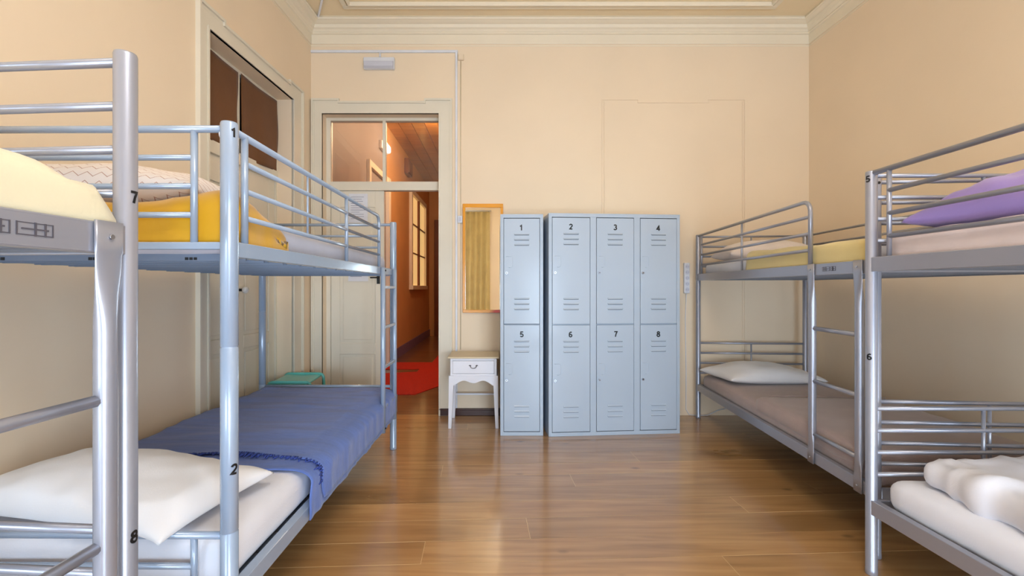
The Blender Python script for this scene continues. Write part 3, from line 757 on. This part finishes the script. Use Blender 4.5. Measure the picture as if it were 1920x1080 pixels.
# ------------------------------------------------------------------ bedding
def wrk(seed, amp, f=3.0):
    def d(u, v, z, n):
        q = noise.noise(Vector((u*f+seed, v*f, z*f)))+.5*noise.noise(Vector((u*f*2.7, v*f*2.7+seed, z*f*2)))
        return Vector(n)*q*amp
    return d
def mattress(F, L, W, z0, z1, m, label, seed, r=.045, group=None, amp=.004, inset=.022):
    o = link('mattress', softbox(F, inset, W-inset, .03, L-.008-inset, z0, z1, min(r, (z1-z0)/2-.004), wrk(seed, amp), .04), m)
    return tag(o, label, 'mattress', group)
LA, WA, LB, WB = 2.0, .98, 2.13, .94
mattress(FA, LA, WA, 1.3105, 1.435, M['greysheet'], 'upper mattress of the blue-grey bunk in a pale grey fitted sheet', 1, amp=.003, inset=.046)
mattress(FA, LA, WA, .2765, .438, M['sheet'], 'lower mattress of the blue-grey bunk in a white sheet', 2, r=.06)
mattress(FC, LB, WB, 1.2945, 1.42, M['sheet'], 'upper mattress of the far right bunk, white sheet showing under the pillow', 3, amp=.003, inset=.042)
mattress(FC, LB, WB, .2845, .41, M['taupe'], 'lower mattress of the far right bunk in a taupe cover', 4)
mattress(FD, LB, WB, 1.2945, 1.425, M['pinksheet'], 'upper mattress of the near right bunk in a pale pink sheet', 5, amp=.009)
mattress(FD, LB, WB, .2845, .425, M['sheet'], 'lower mattress of the near right bunk in a white sheet', 6, r=.055, amp=.007)
mattress(FN, LB, WB, 1.2945, 1.40, M['sheet'], 'upper mattress of the near left bunk under the cream duvet', 7, amp=.003, inset=.04)
mattress(FN, LB, WB, .2845, .41, M['sheet'], 'lower mattress of the near left bunk, mostly below the frame', 8)

# cream duvet, near left upper bunk
def d_cream(u, v, z, n):
    q = noise.noise(Vector((u*4, v*4, 1)))+.5*noise.noise(Vector((u*9, v*9, 4)))
    up = -.03*math.exp(-((v-.02)/.1)**2)
    kz = min(1, max(0, (z-1.33)/.12))
    return Vector(n)*q*.010*kz+Vector((0, .055*kz*math.exp(-((v-.02)/.10)**2), up if z > 1.4 else 0))
o = link('duvet', softbox(FN, -.006, .9, .016, 1.5, 1.318, 1.438, .055, d_cream, .03, .01), M['cream'])
tag(o, 'cream duvet on the upper bed of the near left bunk', 'duvet')

# golden duvet folded at the head of bed 1
def d_yel(u, v, z, n):
    q = noise.noise(Vector((u*3.2, v*6, 2.2)))+.5*noise.noise(Vector((u*9, v*14, z*8)))
    rid = (1-abs(noise.noise(Vector((u*5+v*6, v*4, 7.7))))*2)
    hump = .030*math.exp(-((u-.10)/.10)**2-((v-1.86)/.12)**2) if z > 1.39 else 0
    sl = -.055*max(0, (1.80-v)/.22)*(1 if z > 1.38 else 0)*(1 if u < .5 else .4)
    kz = min(1, max(0, (z-1.33)/.04))*min(1, max(.15, (v-1.59)/.06))
    return Vector(n)*(q*.010+rid*.009)*kz+Vector((0, 0, hump+sl))
o = link('duvet', softbox(FA, .020, .93, 1.575, 1.972, 1.320, 1.475, .055, d_yel, .022, .012), M['yellow'])
tag(o, 'golden yellow duvet folded at the head of the blue-grey upper bed', 'duvet')
o = weld(link('pillow', pillow(FA(.54, 1.74, 1.515), .37, .215, .17, rot=.05, seed=2.5, wr=.010), M['zigzag']))
tag(o, 'white zigzag patterned pillow on the golden duvet of the blue-grey upper bed', 'pillow')

# blue throw on the lower bed, two layers and a fringe
def drape(F, W, vfn0, vfn1, zt, uin, hang, seed, rad=.05, uo=-.026, amp=.010):
    def fn(a, b):
        v0, v1 = vfn0(a), vfn1(a); v = v0+(v1-v0)*b
        l1 = W-uin-(.022+rad); l2 = rad*PI/2+.02; hz = hang(v, b); l3 = zt-rad-hz
        s = a*(l1+l2+l3)
        if s < l1: u = W-uin-s; z = zt
        elif s < l1+l2:
            k = (s-l1)/l2*PI/2; u = (.022+rad)-(rad+.022-uo)*math.sin(k); z = zt-rad*(1-math.cos(k))
        else: u = uo; z = zt-rad-(s-l1-l2)
        q = noise.noise(Vector((u*2.5+seed, v*9, z*2)))+.6*noise.noise(Vector((u*5, v*22+seed, z*3)))
        if s < l1: z += amp*(q+.6)
        else: u -= amp*1.4*(abs(q)+.1*math.sin(v*30)); v += .004*math.sin(z*40)
        return F(u, v, z)
    return fn
hang = lambda v, b: .258-.012*noise.noise(Vector((v*5, 3, 1)))
o = sheet_grid(drape(FA, WA, lambda a: .045, lambda a: 1.50+.03*math.sin(a*5)+.05*max(0,a-.75)*4, .448, .03, hang, 1.2), 66, 80, .005, 'throw_blanket', M['blue'])
tag(o, 'denim blue woven throw spread over the lower bed of the blue-grey bunk', 'blanket')
thr = o
edge = lambda a: 1.37+.03*math.sin(a*9)+.02*noise.noise(Vector((a*7, 2, 2)))
def up_fn(a, b):
    f = drape(FA, WA, lambda q: .05, edge, .460, .045, lambda v, c: .275, 3.3, uo=-.036)
    return f(a*.985, b)
fo = MB()
def sheet_child(fn, nu, nv, thick, name, m, parent):
    return sheet_grid(fn, nu, nv, thick, name, m, parent)
ul = sheet_child(up_fn, 60, 66, .005, 'folded_layer', M['blue'], thr)
fr = MB(); rr = random.Random(5)
for i in range(90):
    a = (i+rr.uniform(-.4, .4))/90*.93+.01; p = up_fn(a, 1.0); q = up_fn(a, .985); d = (p-q).normalized()
    side = Vector((rr.uniform(-.9, .9), rr.uniform(-.3, .3), 0)); ln = rr.uniform(.008, .040)
    p1 = p+d*ln*.5+side*.006+Vector((0,0,rr.uniform(.001,.006))); p2 = p+d*ln+side*.018+Vector((0,0,-.002+rr.uniform(0,.005)))
    fr.tube([p-d*.004+Vector((0,0,.002)), p1, p2], [.0034, .0048, .0024], 5)
f_ = link('fringe', fr, M['bluefringe'], thr); f_['kind'] = 'stuff'; f_['label'] = 'dark blue knotted fringe'

# big white pillow on bed 2, one corner hanging over the end rail
def droop(p, s, t):
    k = max(0, s*.5+.5)**6*max(0, -t*.5+.5)**6
    return p+Vector((0, 0, 0))
def pl2(p, s, t):
    k = (max(0, s)**4)*(max(0, -t)**4)
    return Vector((p.x-.012*k, p.y-.022*k, p.z-.016*k))
o = weld(link('pillow', pillow((-1.326, 1.573, .490), .435, .222, .150, rot=-.187, seed=5.1, wr=.017, n=48, pinch=.045, hb=.3, post=pl2), M['pillowcase']))
tag(o, 'large white pillow at the head of the lower bed marked 2', 'pillow')
# far right bunk
o = weld(link('pillow', pillow(FC(.46, .27, 1.478), .38, .20, .20, rot=-.06, seed=8.2, wr=.008), M['beigepillow'])); tag(o, 'pinkish white pillow on the upper bed of the far right bunk', 'pillow')
def d_py(u, v, z, n):
    q = noise.noise(Vector((u*3, v*4, 5)))+.5*noise.noise(Vector((u*8, v*9, 5)))
    return Vector(n)*q*.008+Vector((0, 0, .018*math.sin(v*2.0) if z > 1.4 else 0))
o = link('blanket', softbox(FC, .019, .90, .87, 2.05, 1.318, 1.445, .035, d_py, .03, .01), M['paleyellow']); tag(o, 'pale yellow blanket over the upper bed of the far right bunk', 'blanket')
o = weld(link('pillow', pillow(FC(.42, .27, .452), .42, .235, .165, rot=.10, roll=.03, seed=11.4, wr=.013), M['pillowcase'])); tag(o, 'white pillow on the taupe lower bed of the far right bunk', 'pillow')
def d_tp(u, v, z, n):
    q = noise.noise(Vector((u*3, v*3, 15)))+.5*noise.noise(Vector((u*8, v*9, 15)))
    return Vector(n)*q*.007+Vector((0, 0, .01 if z > .4 else 0))
o = link('blanket', softbox(FC, .012, .89, 1.0, 2.07, .33, .440, .045, d_tp, .035), M['taupe']); tag(o, 'taupe fleece blanket over the lower bed of the far right bunk', 'blanket')
def seam_line():
    mb = MB(); pts = []
    for i in range(24):
        a = i/23; pts.append(FC(.88-.83*a, 1.0+.012*math.sin(a*8), .452-(.004 if a < .95 else .02)))
    mb.tube(pts, .0035, 6); return mb
link('hem', seam_line(), M['taupe'], o)
# near right bunk: lilac pillow, white duvet
def pq(p, s, t): return p
o = weld(link('pillow', pillow(FD(.45, .34, 1.482), .40, .27, .20, rot=.06, roll=-.05, seed=14.9, wr=.030, pinch=.04, n=44), M['purple'])); tag(o, 'lilac purple pillow on the upper bed marked 5', 'pillow')
def d_wd(u, v, z, n):
    q = noise.noise(Vector((u*3.5, v*3.5, 25)))+.5*noise.noise(Vector((u*8, v*8, 25)))
    rid = (1-min(1, abs(noise.noise(Vector((u*3+v*3, v*2.6-u*3, 3.3))))*3.2))**1.5+.6*(1-min(1, abs(noise.noise(Vector((u*6-v*5, v*6+u*4, 8.3))))*3.5))**1.5
    return Vector(n)*(q*.014+rid*.026-.008)+Vector((-.04*max(0, .5-abs(v-.5)), 0, 0))
o = link('duvet', softbox(FD, .095, .90, .12, 1.6, .422, .535, .045, d_wd, .018), M['sheet']); tag(o, 'rumpled white duvet on the lower bed of the near right bunk', 'duvet')

# ------------------------------------------------------------------ lockers
def locker_bank(F, cols, W, D, H, label, nums, group, shelf=.0):
    """F: u to the right along the front, v into the wall"""
    root = thing('locker', F(0, 0, 0)+F.U*W/2, label, 'locker', None)
    root.location = F(0, 0, 0)
    mb = MB(); t_ = .012; cw = W/cols
    mb.fbox(F, 0, t_, .0, D, 0, H); mb.fbox(F, W-t_, W, .0, D, 0, H); mb.fbox(F, t_, W-t_, 0, D, H-.012, H); mb.fbox(F, t_, W-t_, 0, D, .0, .03)
    mb.fbox(F, t_, W-t_, D-.01, D, .03, H-.012)
    mb.fbox(F, t_, W-t_, .0, .03, H-.030, H-.012)
    for i in range(cols):
        mb.fbox(F, i*cw+(t_ if i == 0 else -.024), i*cw+.026, 0, .03, .03, H-.03)
        if i == cols-1: mb.fbox(F, W-.026, W-t_, 0, .03, .03, H-.03)
        if i: mb.fbox(F, i*cw-.002, i*cw+.002, .03, D-.01, .03, H-.012)
    mb.fbox(F, t_, W-t_, .012, D-.01, H/2-.004, H/2+.004)
    link('cabinet_body', mb, M['locker'], root, bevel=.0018)
    for i in range(cols):
        for row in (0, 1):
            u0 = i*cw+.029; u1 = (i+1)*cw-(.029 if i == cols-1 else .027); z0 = (.036, .908)[row]; z1 = (.898, H-.036)[row]
            d = link('door', MB().fbox(F, u0, u1, -.0035, .010, z0, z1), M['locker'], root, bevel=.0025)
            uc = (u0+u1)/2; w2 = .065 if cols > 1 else .063
            vt = z1-.17; vb = z0+.165
            for zc in (vt, vb):
                for q in (-1, 0, 1):
                    z = zc+q*.042; p = [F(uc-w2, -.0035, z-.004), F(uc+w2, -.0035, z-.004), F(uc+w2, -.0035, z+.006), F(uc-w2, -.0035, z+.006), F(uc-w2+.004, -.010, z-.005), F(uc+w2-.004, -.010, z-.005)]
                    m_ = MB().add(p, [(0,1,5,4),(4,5,2,3),(0,4,3),(1,2,5),(0,3,2,1)]); link('louvre', m_, M['locker'], d)
                    link('vent_slot', MB().fbox(F, uc-w2+.004, uc+w2-.004, -.0052, -.0034, z-.0085, z-.005), M['locker_dark'], d)
            # lock and pressed handle grip, left side of each door
            zl = (z0+z1)/2-.015; ul = u0+.022
            c0 = F(ul, -.003, zl); lk = MB().tube([c0, c0-F.V*.010], .0105, 14); link('lock', lk, M['steel'], d)
            link('keyhole', MB().tube([c0-F.V*.010, c0-F.V*.0112], .004, 8), M['black'], d)
            hm = MB(); hm.tube([F(u0+.018,-.003,zl+.135), F(u0+.062,-.003,zl+.135), F(u0+.072,-.003,zl+.12), F(u0+.072,-.003,zl+.06), F(u0+.06,-.003,zl+.045), F(u0+.04,-.003,zl+.045)], .0022, 6)
            link('grip', hm, M['locker'], d)
            n_ = nums[i][1-row]
            link('number', text_on_plane(n_, .062, F(uc+rnd.uniform(-.006, .006), -.0035, z1-.072+rnd.uniform(-.006, .006)), F.U, (0,0,1)), M['black'], d)
    return root
F1 = Frame((.022, 3.617), (1, 0), (0, 1))
locker_bank(F1, 1, .348, .45, 1.80, 'narrow single column grey-blue locker with doors 1 and 5', [('1', '5')], None)
ra = math.radians(4.4)
F2 = Frame((.412, 3.592), (math.cos(ra), math.sin(ra)), (-math.sin(ra), math.cos(ra)))
locker_bank(F2, 3, 1.096, .45, 1.805, 'wide three column grey-blue locker with doors 2 to 4 and 6 to 8', [('2', '6'), ('3', '7'), ('4', '8')], None)

# ------------------------------------------------------------------ side table
tx0, tx1, ty0, ty1 = -.427, .014, 3.79, 4.145
tb = thing('side_table', ((tx0+tx1)/2, (ty0+ty1)/2, 0), 'small white one-drawer side table beside the lockers', 'table')
link('table_top', MB().box(tx0, tx1, ty0, ty1, .597, .612), M['tabletop'], tb, bevel=.005)
bx0, bx1, by0, by1 = tx0+.022, tx1-.022, ty0+.02, ty1-.01
mb = MB().box(bx0, bx0+.02, by0, by1, .45, .597).box(bx1-.02, bx1, by0, by1, .45, .597).box(bx0+.02, bx1-.02, by1-.012, by1, .45, .597)
mb.box(bx0+.02, bx1-.02, by0, by0+.02, .578, .597).box(bx0+.02, bx1-.02, by0, by0+.02, .45, .465).box(bx0+.02, bx1-.02, by0, by1, .45, .456)
link('drawer_box', mb, M['table'], tb, bevel=.002)
dr = link('drawer', MB().box(bx0+.021, bx1-.021, by0-.004, by0+.014, .467, .576), M['table'], tb, bevel=.003)
xc = (bx0+bx1)/2; hp = []
for i in range(17):
    a = PI*i/16; hp.append((xc-.026*math.cos(a), by0-.012-.006*math.sin(a), .533-.018*math.sin(a)))
hm = MB().tube([(xc-.026, by0-.002, .537)]+[hp[0]]+hp[1:-1]+[hp[-1]]+[(xc+.026, by0-.002, .537)], .0024, 8)
hm.tube([(xc-.038, by0-.008, .536), (xc-.028, by0-.008, .540), (xc-.020, by0-.008, .533)], .0032, 8).tube([(xc+.038, by0-.008, .536), (xc+.028, by0-.008, .540), (xc+.020, by0-.008, .533)], .0032, 8)
link('drawer_handle', hm, M['brass'], dr)
# scalloped apron
ax0, ax1 = tx0+.012, tx1-.012; ay = ty0+.012
N = 40; top = [(ax0+(ax1-ax0)*i/N) for i in range(N+1)]
def sc(x):
    k = abs((x-(ax0+ax1)/2)/((ax1-ax0)/2))
    if k > .80: return .375+.0*(k)
    return .398-.020*math.cos(k/.80*PI*2)*(1 if k < .4 else 1)*(.55) - (.022*(k/.8)**6)
vs = []; 
for x in top: vs += [(x, ay, .45), (x, ay, sc(x)), (x, ay+.018, .45), (x, ay+.018, sc(x))]
fs = []
for i in range(N):
    a = i*4; b = a+4; fs += [(a, a+1, b+1, b), (a+2, b+2, b+3, a+3), (a+1, a+3, b+3, b+1), (a, b, b+2, a+2)]
fs += [(0, 2, 3, 1), (N*4, N*4+1, N*4+3, N*4+2)]
link('apron', MB().add(vs, fs), M['table'], tb)
for x in (ax0, ax1-.016): link('side_apron', MB().box(x, x+.016, ay+.018, ty1-.01, .385, .45), M['table'], tb)
for sx in (0, 1):
    for sy in (0, 1):
        xa = ax0 if sx == 0 else ax1; s = 1 if sx == 0 else -1; ya = ay if sy == 0 else ty1-.008; q = 1 if sy == 0 else -1
        mb = MB(); rings = []
        for z, wd, o_ in ((.449, .042, -.002), (.39, .041, -.0025), (.20, .034, -.004), (0, .026, -.006)):
            x0, x1_ = sorted((xa+o_*s, xa+(o_+wd)*s)); y0_, y1_ = sorted((ya+(o_*.5)*q, ya+(o_*.5+wd)*q))
            rings.append([(x0,y0_,z),(x1_,y0_,z),(x1_,y1_,z),(x0,y1_,z)])
        rings = [[Vector(p) for p in r_] for r_ in rings]
        link('leg', mb.loft(rings, False), M['table'], tb, bevel=.0015)
link('stretcher', MB().box(ax0+.02, ax1-.02, ty1-.045, ty1-.027, .215, .230), M['table'], tb, bevel=.002)

# ------------------------------------------------------------------ mirror
mx0, mx1, mz0, mz1 = -.327, .052, .969, 1.990
mr = thing('wall_mirror', ((mx0+mx1)/2, 4.19, mz0), 'tall mirror in an orange frame on the back wall, partly behind locker 1', 'mirror')
yf0, yf1 = 4.172, 4.198
mb = MB().box(mx0, mx1, yf0, yf1, mz0, mz0+.026).box(mx0, mx1, yf0, yf1, mz1-.036, mz1).box(mx0, mx0+.024, yf0, yf1, mz0+.026, mz1-.036).box(mx1-.024, mx1, yf0, yf1, mz0+.026, mz1-.036)
link('mirror_frame', mb, M['mirrorframe'], mr, bevel=.003)
link('mirror_glass', MB().box(mx0+.022, mx1-.022, 4.184, 4.192, mz0+.024, mz1-.034), M['mirror'], mr)

# ------------------------------------------------------------------ conduits, emergency light, switches, sockets
zc = 3.428
t_ = thing('conduit', (-1.0, YB-.01, zc), 'white cable trunking running over the doorway and down beside it', 'cable trunking')
mb = MB().box(xl(YB)+.002, -.375, YB-.016, YB-.0005, zc-.013, zc+.010); link('trunking', mb, M['plastic'], t_, bevel=.003)
link('trunking', MB().box(-.398, -.378, YB-.016, YB-.0005, .07, zc-.013), M['plastic'], t_, bevel=.003)
link('trunking', MB().tube([(-1.107, YB-.008, zc-.01), (-1.107, YB-.008, zc-.056)], .009, 8), M['plastic'], t_)
t_ = thing('ceiling_conduit', (-1.5, 3.9, ZC-.01), 'white cable tube crossing the ceiling corner above the cornice', 'cable tube')
link('tube', MB().tube([(-1.655, 4.11, 3.678), (-1.645, 4.085, 3.688), (-1.17, 3.2, 3.688), (-1.1, 1.0, 3.688)], .010, 8), M['plastic'], t_)
link('clip', MB().box(-1.51, -1.475, 3.78, 3.80, 3.680, 3.70), M['plastic'], t_)
t_ = thing('emergency_light', (-1.107, YB-.03, 3.245), 'small white emergency light box above the doorway', 'light')
x0, x1 = -1.257, -.967
link('light_base', MB().box(x0, x1, YB-.035, YB-.0005, 3.252, 3.362), M['plastic'], t_, bevel=.006)
mb = MB(); pr = [(YB-.035, 3.322), (YB-.060, 3.312), (YB-.062, 3.268), (YB-.035, 3.252)]
mb.loft([[Vector((x, y, z)) for y, z in pr] for x in (x0+.012, x1-.006)], False)
link('diffuser', mb, M['plastic_dim'], t_, bevel=.003)
t_ = thing('junction_box', (-.345, YB-.02, 3.345), 'small cream junction box on the back wall right of the trunking', 'box')
link('box_body', MB().box(-.372, -.318, YB-.024, YB-.0005, 3.342, 3.395), M['wall'], t_, bevel=.004)
link('box_lid', MB().box(-.368, -.322, YB-.029, YB-.024, 3.346, 3.391), M['wall'], t_, bevel=.002)
t_ = thing('wall_cable', (-.347, YB-.004, .07), 'thin cream cable running down the back wall beside the trunking', 'cable')
link('cable', MB().tube([(-.347, YB-.0045, 3.34), (-.349, YB-.0045, 2.2), (-.346, YB-.0045, 1.86), (-.349, YB-.0045, .62)], .004, 6), M['cable'], t_)
t_ = thing('light_switch', (-.358, YB-.01, 1.81), 'small white switch on the back wall beside the mirror', 'switch')
link('switch_plate', MB().box(-.393+.018, -.330, YB-.024, YB-.0005, 1.812, 1.878), M['plastic'], t_, bevel=.003)
link('rocker', MB().box(-.365, -.342, YB-.028, YB-.024, 1.825, 1.865), M['plastic_dim'], t_, bevel=.002)
t_ = thing('socket_strip', (1.775, YB-.02, 1.15), 'white upright socket strip on the back wall right of the lockers', 'socket strip')
link('strip_body', MB().box(1.748, 1.802, YB-.032, YB-.0005, 1.150, 1.437), M['plastic'], t_, bevel=.008)
for i in range(5):
    s = link('socket', MB().tube([(1.775, YB-.032, 1.185+i*.054), (1.775, YB-.034, 1.185+i*.054)], .019, 18), M['plastic_dim'], t_)
    link('socket_hole', MB().tube([(1.768, YB-.034, 1.185+i*.054), (1.768, YB-.0345, 1.185+i*.054)], .0022, 8).tube([(1.782, YB-.034, 1.185+i*.054), (1.782, YB-.0345, 1.185+i*.054)], .0022, 8), M['black'], s)
t_ = thing('power_cable', (1.77, YB-.01, .0), 'pale power cable dropping from the socket strip and trailing along the floor', 'cable')
link('cable', MB().tube([(1.775, YB-.012, 1.15), (1.768, YB-.006, .9), (1.775, YB-.006, .4), (1.772, YB-.010, .06), (1.80, YB-.020, .010), (1.87, YB-.03, .006), (1.97, YB-.025, .008), (2.07, YB-.012, .05), (2.16, YB-.012, .07)], .004, 8), M['plastic'], t_)

# ------------------------------------------------------------------ teal stool by the side door
FS = Frame((-1.475, 3.44), (-1, -.0), (-.10, 1))
st = thing('plastic_stool', FS(.15, .2, 0), 'teal plastic stool with rounded legs behind the blue-grey bunk', 'stool')
sw, sd = .30, .38
def seatf(a, b):
    u = a*sw; v = b*sd; e = min(a, 1-a)
    return FS(u, v, .468-.004*math.sin(a*PI)-(.012 if e < .001 else 0))
mb = MB(); rings = []
for i in range(13):
    a = i/12; z = .470-.006*math.sin(a*PI)-.012*(abs(a-.5)*2)**8
    rings.append([FS(a*sw, 0, z-.016), FS(a*sw, sd, z-.016), FS(a*sw, sd, z), FS(a*sw, 0, z)])
link('seat', mb.loft(rings, False), M['teal'], st, bevel=.004)
for v in (.014, sd-.014):
    pts = [FS(-.035, v, .0), FS(-.028, v, .40)]+fillet(FS(-.028, v, .40), FS(-.024, v, .468), FS(.03, v, .468), .04)+fillet(FS(.2, v, .468), FS(sw+.002, v, .468), FS(sw+.010, v, .40), .04)+[FS(sw+.014, v, .0)]
    link('leg_frame', MB().tube(pts, .012, 10), M['teal'], st)
link('lower_shelf', MB().fbox(FS, -.02, sw+.0, .02, sd-.02, .20, .212), M['teal'], st, bevel=.003)

# ------------------------------------------------------------------ things behind the camera that the mirror and the light need
def curt(a, b):
    return Vector((-.80+.62*a, YR+.06+.025*math.sin(a*30+b*.6), 3.0-2.6*b))
o = sheet_grid(curt, 60, 10, .003, 'window_curtain', M['ochrecurtain']); tag(o, 'long ochre curtain at the window, seen in the orange framed mirror', 'curtain')
t_ = thing('curtain_rail', (-1.05, YR+.06, 3.0), 'thin metal curtain rail above the rear window', 'curtain rail')
link('rail', MB().tube([(-1.9, YR+.06, 3.02), (-.15, YR+.06, 3.02)], .010), M['steel'], t_)
link('bracket', MB().box(-.22, -.20, YR, YR+.06, 3.01, 3.03), M['steel'], t_)
t_ = thing('fill_lamp', (.45, .2, 3.2), 'flat round white lamp added under the ceiling, out of view, to fill the room with light', 'lamp')  # invented fixture for the fill light
link('glow_body', MB().lathe((.45, .2, 0), [(.12, 3.70), (.12, 3.66), (.03, 3.65), (.03, 3.32), (.44, 3.30), (.46, 3.27), (.46, 3.22), (.44, 3.20)], 36), M['plastic'], t_)
link('diffuser', MB().lathe((.45, .2, 0), [(.43, 3.20), (.42, 3.185), (.35, 3.175)], 36), M['fillglow'], t_)
